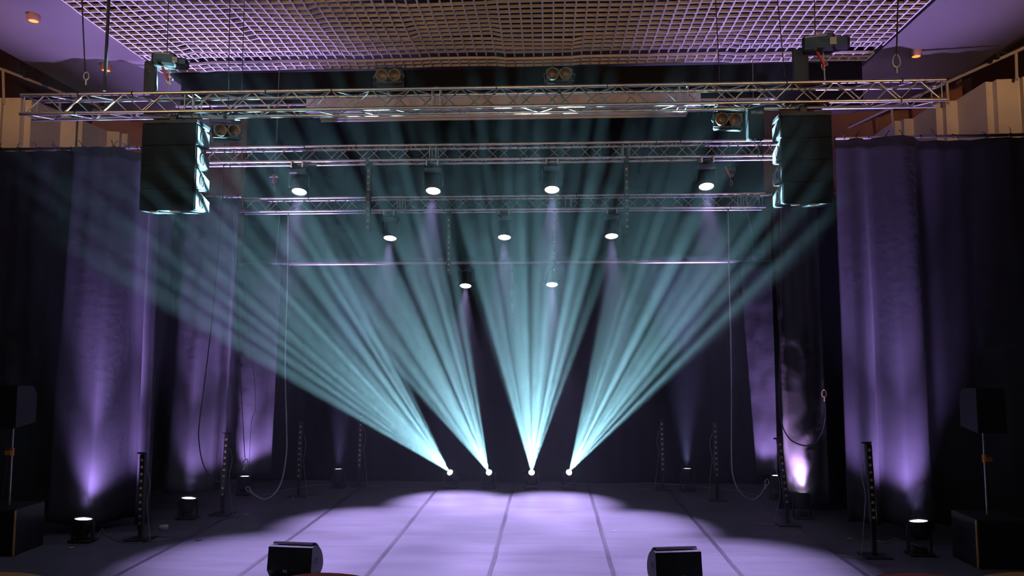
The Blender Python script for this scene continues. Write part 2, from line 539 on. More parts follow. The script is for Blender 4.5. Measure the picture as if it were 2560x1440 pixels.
# third wings
xC1 = P(694, 900, yC).x
curtain('wing_curtain', 'black wing drape third from the left, beside the long grey steel rope', XL + 1.2, xC1, yC, 0.3, hemz - .02, 'wrinkle',
        lambda u: 0.16 * math.sin(u * 21), lean=(0, -0.12), seed=6, creep=0.01)
xC2 = P(1850, 660, yC).x
curtain('wing_curtain', 'creased purple-lit drape left of the leaning pixel bar', xC2, XR - 1.2, yC, 0.36, hemz - .02, 'wrinkle',
        lambda u: 0.10 * math.sin(u * 16), lean=(0.22, 0), seed=7, creep=0.03)
# back drape
curtain('backdrop_curtain', 'wide black drape closing the back of the stage behind the four beam lights', XL + .4, XR - .4, yK, 0.0, 5.6, 'border',
        lambda u: 0.06 * math.sin(u * 60), seed=8, dx=0.06)
# upper black cloth on the brown wall
xD0, xD1 = P(612, 500, 14.72).x, P(1909, 440, 14.72).x
curtain('border_curtain', 'large black cloth covering the upper back wall above the white edge line', xD0, xD1, 14.72, hemz + 0.03, 8.4, 'border',
        lambda u: 0.03 * math.sin(u * 24), seed=9, dx=0.08, pleat=0.01)


def batten(label, a, b, r=0.024, ties=(), m='alu', rods=False):
    a = Vector(a); b = Vector(b)
    t = thing('batten_pipe', (a + b) / 2, label, 'pipe')
    c = (a + b) / 2
    MB().cyl(a - c, b - c, r).build('pipe', m, t)
    if rods:
        for q in (.1, .9): MB().cyl(a.lerp(b, q) - c, a.lerp(b, q) - c + Vector((0, 0, 8.16 - c.z)), .006).build('hanger_rod', 'rope', t)
    for k, s in enumerate(ties):
        p = a.lerp(b, s) - c
        rr = random.Random(k * 7 + int(a.x * 3))
        mb = MB()
        ring = [(p.x + 0.004 * j, p.y + (r + .006) * math.cos(2 * PI * j / 8), p.z + (r + .006) * math.sin(2 * PI * j / 8)) for j in range(9)]
        mb.tube(ring, 0.006, 5)
        for q in range(2):
            e = Vector((p.x + rr.uniform(-.09, .09), p.y - r - .01, p.z + r + rr.uniform(-0.12, .1)))
            mb.tube([(p.x, p.y - r, p.z + r * .5), ((p.x + e.x) / 2, p.y - r - .02, (p.z + e.z) / 2 + .02), e], 0.005, 5)
        mb.build('cloth_tie', 'rope', t)
    return t


batten('warm-lit pipe carrying the far left wing drape, tied with black cords', (XL + .1, yA, zA), (P(352, 369, yA).x, yA, P(352, 369, yA).z), ties=[.04, .1, .2, .3, .42, .52, .6, .68, .76, .85, .93, .98])
batten('warm-lit pipe carrying the far right wing drape, tied with black cords', (P(2088, 346, yA).x, yA, P(2088, 346, yA).z), (XR - .1, yA, P(2400, 338, yA).z), ties=[.03, .08, .13, .2, .27, .34, .4, .47, .6, .7, .8, .9])
batten('short purple-lit pipe left of the rearmost truss', (XL + .6, yBc, zB), (P(604, 494, yBc).x, yBc, zB), ties=[.72, .8, .86, .9, .94, .98])
batten('short pipe stub poking out right of the rearmost truss', (P(1900, 483, yBc + .1).x, yBc + .1, P(1910, 484, yBc).z), (XR - 1.6, yBc + .1, P(1910, 484, yBc).z), ties=[.1, .4, .7])
batten('pale pipe running behind the front truss at the top of the projection screen', P(440, 266, 11.97), P(1935, 247, 11.97), r=0.02, m='white')
batten('black pipe behind the white edge line that holds the two lowest wash lights', P(1000, 653, 15.35), P(1560, 653, 15.35), m='black', rods=True)

# ---------------------------------------------------------------- projection screen casing
a, b = P(766, 262, 11.8), P(1752, 262, 11.8)
zt_, zb_ = P(1280, 236, 11.75).z, P(1280, 273, 11.75).z
t = thing('projection_screen', ((a.x + b.x) / 2, 11.91, zb_), 'long white projection screen casing with its screen rolled up, behind the front truss', 'screen')
w = b.x - a.x
MB().prism([(-.12, 0.02), (-.12, zt_ - zb_), (.13, zt_ - zb_), (.13, 0.0), (-.08, 0.0)], -w / 2, w / 2).build('casing', 'white', t)
MB().box((0, 0.06, -0.03), (w - .36, 0.1, 0.07), b=.01).build('roller_slot', 'white', t)
MB().cyl((-w / 2 + .2, 0.04, -0.085), (w / 2 - .2, 0.04, -0.085), 0.02).build('bottom_bar', 'white', t)
for xq in (-2.2, 0, 2.2): MB().box((xq, .135, (zt_ - zb_) - .05), (.08, .03, .08)).build('wall_bracket', 'black', t)
for s in (-1, 1): MB().prism([(-.1, -.02), (-.1, .02), (.12, .02), (.12, -.1), (.02, -.1)], s * w / 2 - .03 * s, s * w / 2).build('end_cap', 'black', t)

# ---------------------------------------------------------------- trusses
def truss(label, x0, x1, Y, zc, joints, hook=()):
    t = thing('truss', ((x0 + x1) / 2, Y, zc - 0.12), label, 'truss', 'aluminium box trusses over the stage')
    cx = (x0 + x1) / 2
    h = 0.12
    for sy in (-1, 1):
        for sz in (-1, 1):
            MB().cyl((x0 - cx, sy * h, h + sz * h), (x1 - cx, sy * h, h + sz * h), 0.0235, n=14).build('main_tube', 'alu', t)
    segs = [x0] + list(joints) + [x1]
    for a_, b_ in zip(segs[:-1], segs[1:]):
        n = max(1, round((b_ - a_ - 0.12) / 0.25)); n += n % 2
        xs = [a_ + 0.06 + (b_ - a_ - 0.12) * k / n for k in range(n + 1)]
        for face in range(4):
            mb = MB()
            for k in range(n):
                u = 1 if (k + (face % 2)) % 2 else -1
                for (q, s) in (((xs[k], xs[k + 1]), u),):
                    if face == 0: p1, p2 = (q[0], -h, s * h), (q[1], -h, -s * h)
                    elif face == 1: p1, p2 = (q[0], h, s * h), (q[1], h, -s * h)
                    elif face == 2: p1, p2 = (q[0], s * h, -h), (q[1], -s * h, -h)
                    else: p1, p2 = (q[0], s * h, h), (q[1], -s * h, h)
                    mb.cyl((p1[0] - cx, p1[1], p1[2] + h), (p2[0] - cx, p2[1], p2[2] + h), 0.0085, n=6, cap=False)
            mb.build('lattice_brace', 'alu', t)
        for xe in (a_ + 0.05, b_ - 0.05):
            mb = MB()
            for p1, p2 in (((-h, -h), (-h, h)), ((h, -h), (h, h)), ((-h, -h), (h, -h)), ((-h, h), (h, h))):
                mb.cyl((xe - cx, p1[0], p1[1] + h), (xe - cx, p2[0], p2[1] + h), 0.0085, n=6)
            mb.build('end_frame', 'alu', t)
    for xj in joints:
        for sy in (-1, 1):
            for sz in (-1, 1):
                MB().cyl((xj - cx - .03, sy * h, h + sz * h), (xj - cx + .03, sy * h, h + sz * h), 0.027, n=12).build('coupler', 'steel', t)
    for px_, top in hook:                               # small black zip ties and clamps on the tubes
        xq = px_ - cx
        MB().cyl((xq, -h, h + top * h - .001), (xq + .012, -h, h + top * h), 0.032, n=10).build('cable_tie', 'plastic', t)
    return t


yT1, yT2, yT3 = 9.2, 11.9, 13.6
X1 = lambda px, y=243: P(px, y, yT1 - .12).x
X2 = lambda px, y=378: P(px, y, yT2 - .12).x
X3 = lambda px, y=506: P(px, y, yT3 - .12).x
zT1, zT2, zT3 = P(1225, 243, yT1 - .12).z, P(1280, 378, yT2 - .12).z, P(1280, 506, yT3 - .12).z
truss('longest aluminium box truss at the front, carrying the speaker stacks', X1(52), X1(2366), yT1, zT1, [X1(472), X1(1090), X1(1710)],
      [(X1(p), q) for p, q in ((195, 1), (190, -1), (330, 1), (663, 1), (828, 1), (1517, 1), (1240, 1), (2255, 1), (2250, -1), (1966, 1))])
truss('middle aluminium box truss, with four wash lights below it', X2(500), X2(1955), yT2, zT2, [X2(598), X2(1082), X2(1566)],
      [(X2(p), q) for p, q in ((760, 1), (890, 1), (1300, -1), (1700, 1), (1905, -1), (1640, 1), (1900, 1))])
truss('rearmost and lowest aluminium box truss, with three wash lights below it', X3(600), X3(1914), yT3, zT3, [X3(612), X3(1000), X3(1421), X3(1858)][1:3] + [X3(1860)],
      [(X3(p), q) for p, q in ((770, 1), (690, -1), (1110, -1), (1440, 1), (1824, -1))])

# ---------------------------------------------------------------- fixtures
def frame_from(axis):
    z = -Vector(axis).normalized()
    x = Vector((0, 0, 1)).cross(z)
    x = x.normalized() if x.length > 1e-3 else Vector((1, 0, 0))
    return Matrix((x, z.cross(x), z)).transposed().to_4x4()


def wash_light(px, py, Y, ztruss, label, energy, tilt, rx=0.0, wide=True):
    """moving head hanging from a truss; its lens looks down and towards the hall"""
    L0 = P(px, py, Y)
    t = thing('wash_light', (L0.x, Y, ztruss), label, 'stage light', 'wash lights hanging over the stage')
    dz = L0.z - ztruss
    axis = Vector((rx, -math.sin(R(tilt)), -math.cos(R(tilt))))
    pz = dz + 0.16                                     # pivot
    T = Matrix.Translation((0, -axis.y * -0.16 - 0.0, pz)) @ frame_from(axis)
    T = Matrix.Translation(Vector((0, 0, dz)) - axis * 0.16) @ frame_from(axis)
    for s in (-1, 1):
        MB().box((s * 0.09, 0, -0.05), (0.03, 0.3 if wide else 0.05, 0.1), b=.005).cyl((s * .09 - .02, 0, -.02), (s * .09 + .02, 0, -.02), 0.033).build('clamp', 'steel', t)
    ytop = -0.10
    MB().box((0, 0, ytop - 0.05), (0.30, 0.22, 0.09), b=.02).build('base', 'black', t)
    top = ytop - 0.09
    low = dz + 0.16
    for s in (-1, 1): MB().box((s * 0.155, 0.02, (top + low) / 2 - 0.02), (0.045, 0.10, top - low + 0.12), b=.015).build('yoke_arm', 'plastic', t)
    MB().lathe([(0.0, .20), (0.07, .19), (0.105, .14), (0.125, .02), (0.132, -.08), (0.132, -.155), (0.118, -.158), (0.113, -.14)], 28, T).build('head', 'black', t)
    ln = MB().lathe([(0.0, -.146), (0.06, -.152), (0.112, -.142)], 28, T).build('lens', 'wash', t)
    lw = Vector((L0.x, Y, ztruss)) + (T @ Vector((0, 0, -0.20)))
    spot('wash_beam', lw, lw + axis, energy, (0.58, 0.45, 1.0), 35, 1.0, 0.05)
    return t


WE = 7000
for i, (px, py, rx, lb) in enumerate(((748, 481, .02, 'glowing wash light under the middle truss next to the red chain hoist hook'), (1083, 479, 0, 'glowing wash light under the middle truss, second from its left end'),
                        (1380, 476, 0, 'glowing wash light under the middle truss, above the centre right pixel bar'), (1766, 468, -.02, 'glowing wash light under the middle truss at its right end'))):
    wash_light(px, py, yT2, zT2 - .12, lb, WE * .8, 21, rx)
for px, py, lb in ((975, 597, 'glowing wash light at the left under the rearmost truss'), (1261, 595, 'glowing wash light under the middle of the rearmost truss'),
                   (1529, 592, 'glowing wash light at the right under the rearmost truss')):
    wash_light(px, py, yT3, zT3 - .12, lb, WE * .9, 19)
for px, py, lb in ((1164, 716, 'lowest glowing wash light, left one of the pair below the white edge line'), (1380, 713, 'lowest glowing wash light, right one of the pair below the white edge line')):
    wash_light(px, py, 15.35, P(px, 655, 15.35).z, lb, WE * 1.0, 22, wide=False)

# beam lights on the floor
BE = 132000
for px, tx, ty, en, ang, seed, lb in ((1124, 490, 500, 1.15, 23, 12.62, 'leftmost of four floor beam lights, its fan of teal rays leaning furthest left'),
                         (1222, 915, 530, 1.0, 18, 8.4, 'second floor beam light from the left, teal rays leaning a little left'),
                         (1329, 1345, 530, 1.1, 18, 5.7, 'third floor beam light from the left, teal rays going straight up'),
                         (1423, 1790, 520, 1.0, 19, 1.3, 'rightmost of four floor beam lights, its fan of teal rays leaning right')):
    Ly = 15.0
    L0 = P(px, 1180, Ly); tg = P(tx, ty, 9.2)
    axis = (tg - L0).normalized()
    t = thing('beam_light', (L0.x, Ly + .1, 0), lb, 'stage light', 'beam moving heads on the floor')
    pv = L0 - axis * 0.20 - Vector((L0.x, Ly + .1, 0))
    pv.z = max(pv.z, .16)
    T = Matrix.Translation(pv) @ frame_from(axis)
    MB().box((0, 0.03, 0.04), (0.28, 0.26, 0.08), b=.02).build('base', 'plastic', t)
    for s in (-1, 1): MB().box((s * 0.125, pv.y, 0.08 + (pv.z - .02) / 2), (0.035, 0.09, pv.z + .02), b=.012).build('yoke_arm', 'plastic', t)
    MB().lathe([(0, .17), (0.05, .16), (0.09, .12), (0.1, 0), (0.09, -.14), (0.07, -.19), (0.06, -.19), (.056, -.18)], 24, T).build('head', 'black', t)
    MB().lathe([(0, -.184), (0.03, -.187), (0.056, -.182)], 20, T).build('lens', 'beam', t)
    lw = Vector((L0.x, Ly + .1, 0)) + T @ Vector((0, 0, -.215))
    spot('beam_rays', lw, lw + axis, BE * en, (0.4, 0.83, 1.0), ang, 0.3, 0.015, gobo=(32, seed, .2, .41))


def uplight(px, py, Y, label, energy, tilt, rx=0.0, r=0.11, ang=60, color=(0.5, 0.35, 1.0), low=0):
    L0 = P(px, py, Y)
    t = thing('uplight', (L0.x, Y, 0), label, 'stage light', 'uplights washing the drapes')
    axis = Vector((rx, math.sin(R(tilt)), math.cos(R(tilt)))).normalized()
    T = Matrix.Translation(Vector((0, 0, L0.z)) - axis * 0.02) @ frame_from(axis)
    MB().lathe([(0, .22), (r * .7, .215), (r * .95, .17), (r * 1.08, 0), (r * 1.08, -.02), (r * .98, -.02), (r * .98, 0)], 28, T).build('lamp_housing', 'plastic', t)
    MB().lathe([(0, -.012), (r * .6, -.016), (r * .98, -.004)], 28, T).build('lens', 'up', t)
    for s in (-1, 1): MB().box((s * r * 1.25, 0, L0.z * .45), (0.02, 0.05, L0.z * .85), b=.004).build('bracket_arm', 'black', t)
    MB().box((0, 0, 0.02), (r * 2.7, 0.22, 0.035), b=.01).build('base', 'black', t)
    MB().box((0, -.03, 0.075), (r * 1.2, 0.10, 0.07), b=.01).build('driver_box', 'black', t)
    lw = Vector((L0.x, Y, L0.z)) + axis * 0.05
    spot('uplight_wash', lw, lw + axis, energy, color, ang, 1.0, 0.06)
    if low:                                             # the wide, soft skirt of the same lamp on the cloth behind it
        spot('uplight_wash', lw, lw + Vector((rx * .3, math.sin(R(38)), math.cos(R(38)))), low, color, 74, 1.0, 0.08)
    return t


uplight(209, 1296, 10.7, 'glowing uplight on the floor before the far left wing drape', 4300, 2, .1, r=.118, ang=50, low=520)
uplight(472, 1244, 12.2, 'glowing uplight on the floor behind the left pixel bar, before the creased drape', 3000, 1, .1, r=.115, ang=50, color=(.5, .35, 1), low=200)
uplight(612, 1190, 14.2, 'small glowing uplight on the floor below the hanging steel hook', 900, 3, .0, r=.1, ang=50, low=240)
uplight(846, 1172, 15.0, 'glowing uplight before the backdrop left of the beam lights', 5500, 6, .0, r=.1, ang=32, color=(.42, .34, 1))
uplight(1718, 1171, 15.0, 'glowing uplight before the backdrop right of the beam lights', 8500, 6, .0, r=.105, ang=32, color=(.42, .38, 1))
uplight(1942, 1188, 14.3, 'glowing uplight half hidden behind the leaning pixel bar', 900, 2, .0, r=.1, ang=50, low=200)
uplight(2003, 1232, 12.7, 'black uplight with its lens out of sight, below the brightest crumpled drape', 900, 10, .02, r=.11, ang=50, color=(.68, .46, 1), low=130)
uplight(2296, 1301, 10.55, 'glowing uplight on the floor before the far right wing drape', 3300, 2, -.1, r=.118, ang=50, low=520)


# audience blinders: two round lamps in a black box
def blinder(px, py, Y, label, roll=0.0, yaw=0.0, pitch=0.0, below=True, clampdz=.2):
    L0 = P(px, py, Y)
    t = thing('blinder_light', L0, label, 'stage light', 'two-lamp blinders on the front truss', rot=(pitch, roll, yaw))
    MB().box((0, 0.12, 0), (0.34, 0.11, 0.20), b=.012).build('housing', 'black', t)
    for s in (-1, 1):
        T = Matrix.Translation((s * 0.08, -.002, 0)) @ Matrix.Rotation(PI / 2, 4, 'X')
        lp = MB().lathe([(0, -.055), (.03, -.05), (.055, -.03), (.068, 0.004), (.074, 0.004), (.074, -.07)], 24, T).build('lamp', 'bowl', t)
        MB().lathe([(.066, 0.0), (.066, .012), (.078, .012), (.078, 0.0)], 24, T).build('lamp_rim', 'ring', lp)
    for s in (-1, 1):
        MB().box((0, -.006, s * 0.095), (0.35, 0.02, 0.012)).build('frame_bar', 'black', t)
        MB().box((s * .182, 0.05, (.07 if below else -.07)), (0.008, 0.03, 0.2)).cyl((s * .172, .05, 0), (s * .2, .05, 0), .016).build('yoke_arm', 'black', t)
    sg = 1 if below else -1
    MB().box((0, .05, sg * .165), (0.37, 0.03, 0.01)).build('yoke_bar', 'steel', t)
    MB().box((0, .05, sg * (.165 + clampdz / 2)), (0.04, 0.05, clampdz), b=.005).build('clamp', 'black', t)
    return t


blinder(970, 188, 9.05, 'blinder light standing on the front truss, the left one of the centre pair', below=False, clampdz=.06)
blinder(1398, 184, 9.05, 'blinder light standing on the front truss, the right one of the centre pair', below=False, clampdz=.06)
blinder(568, 326, 9.05, 'turned blinder light hanging under the front truss beside the left speaker stack', roll=-.1, yaw=.55, pitch=-.1, clampdz=.1)
blinder(1822, 298, 9.05, 'tilted blinder light hanging under the front truss near the right speaker stack', roll=.1, yaw=-.15, clampdz=.05)

# small black dimmer box with pale lettering beside the right blinder
c = P(1888, 310, 9.36)
t = thing('dimmer_box', c, 'black box with pale lettering hung beside the right blinder light', 'control box')
MB().box((0, 0, 0), (0.2, 0.14, 0.4), b=.01).build('case', 'grille', t)
MB().box((.01, -.072, .125), (.16, .004, .06)).build('label_plate', 'plastic', t)
cu = bpy.data.curves.new('lettering', 'FONT'); cu.body = 'VM audio'; cu.size = .038; cu.extrude = .0006; cu.align_x = 'CENTER'; cu.align_y = 'CENTER'
dg = bpy.data.objects.new('lettering', cu); COL.objects.link(dg)
bpy.context.view_layer.update()
me = bpy.data.meshes.new_from_object(dg.evaluated_get(bpy.context.evaluated_depsgraph_get()))
bpy.data.objects.remove(dg); me.materials.clear(); me.materials.append(M['print'])
o = bpy.data.objects.new('lettering', me); COL.objects.link(o); o.parent = t; o.location = (.01, -.0755, .125); o.rotation_euler = (PI / 2, 0, 0)
MB().tube(smooth_path([(-.02, -.05, -.2), (-.03, -.06, -.28), (.02, -.05, -.34), (.03, 0.02, -.42)]), .006).build('cord', 'cable', t)
MB().box((0, -.03, (.2 + zT1 - .1 - c.z) / 2), (.05, .05, zT1 - .1 - c.z - .2)).build('clamp', 'black', t)


# pixel bars
def pixel_bar(label, px, ytop, ybot, Y, hang=True, lean=0.0, group='hanging pixel bars', ztop=None):
    a = P(px, ytop, Y); b = P(px, ybot, Y)
    n = 10; pitch = (a.z - b.z) / (n - 1)
    Lh = pitch * n + 0.06
    cx, cz = a.x, (a.z + b.z) / 2
    base_z = 0 if not hang else cz - Lh / 2
    t = thing('pixel_bar', (cx, Y, base_z), label, 'light bar', group)
    q = cz - base_z
    T = Matrix.Translation((0, 0, q)) @ Matrix.Rotation(lean, 4, 'Y')
    MB().box((0, 0.035, 0), (0.075, 0.07, Lh), T, b=.006).build('housing', 'black', t)
    for k in range(n):
        Tk = T @ Matrix.Translation((0, -.001, (k - (n - 1) / 2) * pitch)) @ Matrix.Rotation(PI / 2, 4, 'X')
        MB().lathe([(0, .006), (.014, .004), (.021, 0), (.021, -.004)], 14, Tk).build('lens', 'amber', t)
    if hang:
        zc = ztop - base_z
        MB().box((0, .03, (q + Lh / 2 + zc) / 2), (.05, .3 if ztop > 5 else .05, zc - q - Lh / 2 + .01), b=.005).build('clamp', 'black', t)
    else:
        zb = q - Lh / 2 * math.cos(lean)
        xf = -math.sin(lean) * Lh / 2
        MB().box((xf, .035, zb / 2 + .01), (.05, .04, zb + .02)).build('stand_post', 'black', t)
        MB().box((xf, .035, 0.012), (.34, .3, .02), b=.005).build('base_plate', 'black', t)
        MB().box((-.02, .03, Lh / 2 + .015), (.12, .04, .02), T).build('mounting_bracket', 'black', t)
        sgn = -1 if px > 1300 else 1
        pts = [(sgn * .05, .06, q + .3), (sgn * .09, .08, q + .1), (sgn * .06, .08, q - .15), (sgn * .1, .05, q - .4), (sgn * .16, 0, .06), (sgn * .2, -.05, .012), (sgn * .45, .05, .008)]
        MB().tube(smooth_path([T @ Vector((p[0], p[1], p[2] - q)) if p[2] > .1 else Vector(p) for p in pts]), .004, 6).build('power_cord', 'cable', t)
    return t


pixel_bar('unlit pixel bar hanging from the middle truss, left of centre', 921, 427, 568, yT2 - .05, ztop=zT2 - .12)
pixel_bar('unlit pixel bar hanging from the middle truss, right of centre', 1566, 422, 566, yT2 - .05, ztop=zT2 - .12)
pixel_bar('unlit pixel bar hanging from the rearmost truss, left of centre', 1122, 550, 675, yT3, ztop=zT3 - .12)
pixel_bar('unlit pixel bar hanging from the rearmost truss, right of centre', 1385, 548, 675, yT3, ztop=zT3 - .12)
pixel_bar('faint lowest pixel bar hanging at the stage centre between the two lowest wash lights', 1280, 668, 787, 15.35, ztop=P(1280, 653, 15.35).z)
fb = 'pixel bars standing on the floor'
pixel_bar('unlit pixel bar standing beside the roll of white tape', 355, 1150, 1309, 10.8, False, group=fb)
pixel_bar('unlit pixel bar standing beside the small uplight and hanging hook', 563, 1098, 1236, 12.5, False, lean=.045, group=fb)
pixel_bar('unlit pixel bar standing just right of the long grey steel rope', 750, 1067, 1190, 14.1, False, lean=.02, group=fb)
pixel_bar('unlit pixel bar standing nearest the leftmost beam light', 901, 1050, 1163, 15.2, False, lean=.015, group=fb)
pixel_bar('unlit pixel bar standing nearest the rightmost beam light', 1655, 1060, 1173, 15.1, False, lean=-.012, group=fb)
pixel_bar('unlit pixel bar standing left of the right hanging steel rope', 1789, 1065, 1187, 14.1, False, lean=-.015, group=fb)
pixel_bar('unlit pixel bar leaning before the bright crumpled drape', 1957, 1111, 1255, 12.2, False, lean=-.09, group=fb)
pixel_bar('unlit pixel bar with the most orange lenses, beside the far right uplight', 2176, 1125, 1294, 10.4, False, lean=-.03, group=fb)


# ---------------------------------------------------------------- line array speakers
def line_array(side, px0, px1, py0, py1, Y):
    a = P(px0, py0, Y); b = P(px1, py1, Y)
    n = 4; H = (a.z - b.z); top = 0.06; h = (H - top) / n; w = b.x - a.x; cx = (a.x + b.x) / 2
    word = {-1: 'left', 1: 'right'}[side]
    names = ['topmost', 'second from the top', 'third from the top', 'lowest']
    frame = thing('flying_plate', (cx, Y + .2, a.z - top), f'flat black rigging frame holding the {word} speaker stack under the truss', 'speaker mount')
    MB().box((0, 0, .03), (w, 0.42, 0.05), b=.004).build('frame_plate', 'cabinet', frame)
    MB().box((0, -.1, .09), (.09, .06, .12), b=.008).build('clamp', 'black', frame)
    MB().cyl((0, -.1, .1), (0, -.1, .16), .015).build('shackle', 'steel', frame)
    z = a.z - top
    ang = 0.0
    for k in range(n):
        z -= h
        t = thing('array_speaker', (cx, Y, z), f'black speaker cabinet, {names[k]} in the {word} hanging stack', 'speaker', f'{word} hanging stack of speakers')
        d = 0.36 + .02 * k
        tp = 0.045
        e = -.05 + 0.0 * k
        prof = [(0, 0.003), (0, h - .003), (d * .35, h - .012), (d, h - tp + e + (.05 if k == 0 else 0)), (d, tp + e * .2), (d * .35, .01)]
        MB().prism(prof, -w / 2 + .012, w / 2 - .012).build('cabinet', 'cabinet', t)
        MB().box((0, -.006, h / 2), (w - .01, .014, h - .005), b=.004).build('grille', 'grille', t)
        for s in (-1, 1):
            pp = [(y * .9 + .02, h / 2 + (zz - h / 2) * .9) for y, zz in prof]
            x0_, x1_ = (w / 2 - .012, w / 2 + .002) if s > 0 else (-w / 2 - .002, -w / 2 + .012)
            sp = MB().prism(pp, x0_, x1_).build('side_plate', 'side', t)
            xs_ = s * (w / 2 + .003)
            ring = [(xs_, d * .42 + .055 * math.cos(q), h / 2 - .01 + .075 * math.sin(q)) for q in [2 * PI * i / 20 for i in range(20)]]
            mbh = MB().tube(ring, .007, 6, closed=True)
            mbh.cyl((xs_, d * .42 - .01, h / 2 - .08), (xs_, d * .42 - .01, h / 2 + .065), .006)
            mbh.build('handle', 'steel', sp)
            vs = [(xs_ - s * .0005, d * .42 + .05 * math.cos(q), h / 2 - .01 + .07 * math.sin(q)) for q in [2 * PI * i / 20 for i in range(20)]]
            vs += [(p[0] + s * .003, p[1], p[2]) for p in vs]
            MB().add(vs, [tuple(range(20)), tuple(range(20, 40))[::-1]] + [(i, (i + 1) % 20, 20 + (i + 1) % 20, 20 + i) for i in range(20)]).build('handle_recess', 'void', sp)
        if k == n - 1:
            for s in (-.5, .25): MB().box((s * w * .5, .02, -.008), (.1, .03, .014)).build('bottom_rail', 'steel', t)


line_array(-1, 357, 486, 299, 526, 9.1)
line_array(1, 1951, 2086, 279, 509, 9.1)


# ---------------------------------------------------------------- chain hoists
def hoist(label, px, py, Y, ztr, big=1.0, yaw=0.3):
    c = P(px, py, Y)
    t = thing('chain_hoist', c, label, 'chain hoist', rot=(0, 0, yaw))
    MB().box((0, 0, 0), (0.30 * big, 0.2, 0.17 * big), b=.03).box((.2 * big, 0, -.02), (.16 * big, .16, .12 * big), b=.03).build('motor_body', 'plastic', t)
    MB().box((-.03, -.102, .06 * big), (.2 * big, .004, .018)).build('white_stripe', 'print', t)
    MB().box((.13 * big, -.105, -.01), (.06 * big, .01, .07 * big)).build('maker_plate', 'print', t)
    hd = c.z - ztr
    MB().box((-.17 * big, .06, -hd / 2), (.15 * big, .12, hd * .95), b=.02).build('chain_bag', 'rope', t)
    MB().cyl((-.02, -.04, -.1), (.06, -.08, -hd * .62), .018).build('control_handle', 'red', t)
    MB().cyl((.05, 0, -.1), (.06, 0, -hd), .009).build('lifting_chain', 'steel', t)
    MB().tube([(.06 + .035 * math.cos(q), 0, -hd * .55 + .05 * math.sin(q)) for q in [PI * 1.6 * i / 10 for i in range(11)]], .01).build('hook', 'steel', t)
    return t


hoist('black chain hoist with red handle standing above the left end of the front truss', 413, 152, 9.2, zT1 + .14)
hoist('black chain hoist standing above the right end of the front truss', 2046, 112, 9.2, zT1 + .14, 1.25, -.3)


def small_hoist(label, px, py, Y, lean):
    c = P(px, py, Y)
    t = thing('chain_hoist', c, label, 'chain hoist')
    MB().box((0, 0, 0), (.2, .14, .09), b=.02).box((0, 0, -.09), (.14, .12, .06), b=.015).build('motor_body', 'black', t)
    MB().cyl((0, 0, .04), (0, 0, 8.15 - c.z), .003).build('lifting_chain', 'steel', t)
    s = -lean
    MB().cyl((s * .12, -.06, .01 + .04 * abs(lean)), (s * .12 + lean * .1, -.06, -.15), .018).build('control_handle', 'red', t)
    MB().tube([(.01 + .02 * math.cos(q), 0, -.24 + .05 * math.sin(q)) for q in [2 * PI * i / 12 for i in range(12)]], .006, closed=True).build('hook', 'steel', t)
    MB().cyl((0, 0, -.1), (0, 0, -.2), .004).build('lower_chain', 'steel', t)


small_hoist('small chain hoist with a red handle above the left end of the rearmost truss', 687, 440, yT3, -.02)
small_hoist('small chain hoist with a slanted red handle above the right end of the rearmost truss', 1826, 425, yT3, .9)


# ---------------------------------------------------------------- hanging ropes and cables
def line(name, label, cat, pts, r, m, group=None, ext=None):
    p = [P(*q) for q in pts]
    o = MB().tube(smooth_path(p) if len(p) > 2 else p, r, 8).build(name, m)
    return tag(o, label, cat, group)


gr = 'rigging lines dropping from the ceiling'
def drop(px0, px1, py1, Y, r, m, lb):
    z1 = 7.3
    b = P(px1, py1, Y)
    a = P(px0, 0, Y)
    d = (a - b).normalized()
    tp = b + d * ((7.26 - b.z) / d.z)
    tag(MB().cyl(b, tp, r, n=8).build('rigging_line', m), lb, 'rope', gr)


drop(205, 213, 190, 9.2, .009, 'rope', 'dark chain left of the thick rope, ending in a hook above the front truss')
drop(272, 261, 228, 9.2, .02, 'rope', 'thick dark rope dropping onto the left end of the front truss')
drop(421, 418, 128, 9.2, .006, 'rope', 'thin line going up from the left chain hoist')
drop(575, 570, 292, 9.3, .0055, 'rope', 'thin dark line dropping past the front truss to the turned blinder')
drop(611, 604, 225, 9.3, .0045, 'rope', 'thin dark line right beside the turned blinder line')
drop(704, 692, 356, 11.78, .005, 'cable', 'thin pale steel line dropping to the left part of the middle truss')
drop(2245, 2241, 140, 9.2, .01, 'rope', 'dark rope ending in a ring above the right end of the front truss')
drop(2036, 2038, 88, 9.2, .006, 'rope', 'thin line going up from the right chain hoist')
drop(1944, 1962, 192, 9.3, .006, 'rope', 'thin dark line left of the right chain hoist')
drop(1789, 1799, 202, 9.2, .006, 'rope', 'thin dark line ending at the front truss above the right blinder')
drop(1880, 1884, 341, 11.78, .0045, 'cable', 'faint steel line dropping to the right part of the middle truss')


def ring(label, px, py, Y, w=.045, h=.08, r=.009, m='steel', yaw=0.0, name='shackle'):
    c = P(px, py, Y)
    t = thing(name, c, label, 'shackle', rot=(0, yaw, 0))
    MB().tube([(w * math.sin(2 * PI * i / 16) * (1 - .25 * math.cos(2 * PI * i / 16)), 0, h * math.cos(2 * PI * i / 16)) for i in range(16)], r, closed=True).build('ring', m, t)
    MB().cyl((0, 0, -h - .07), (0, 0, -h), r * 1.5).build('ferrule', m, t)
    return t


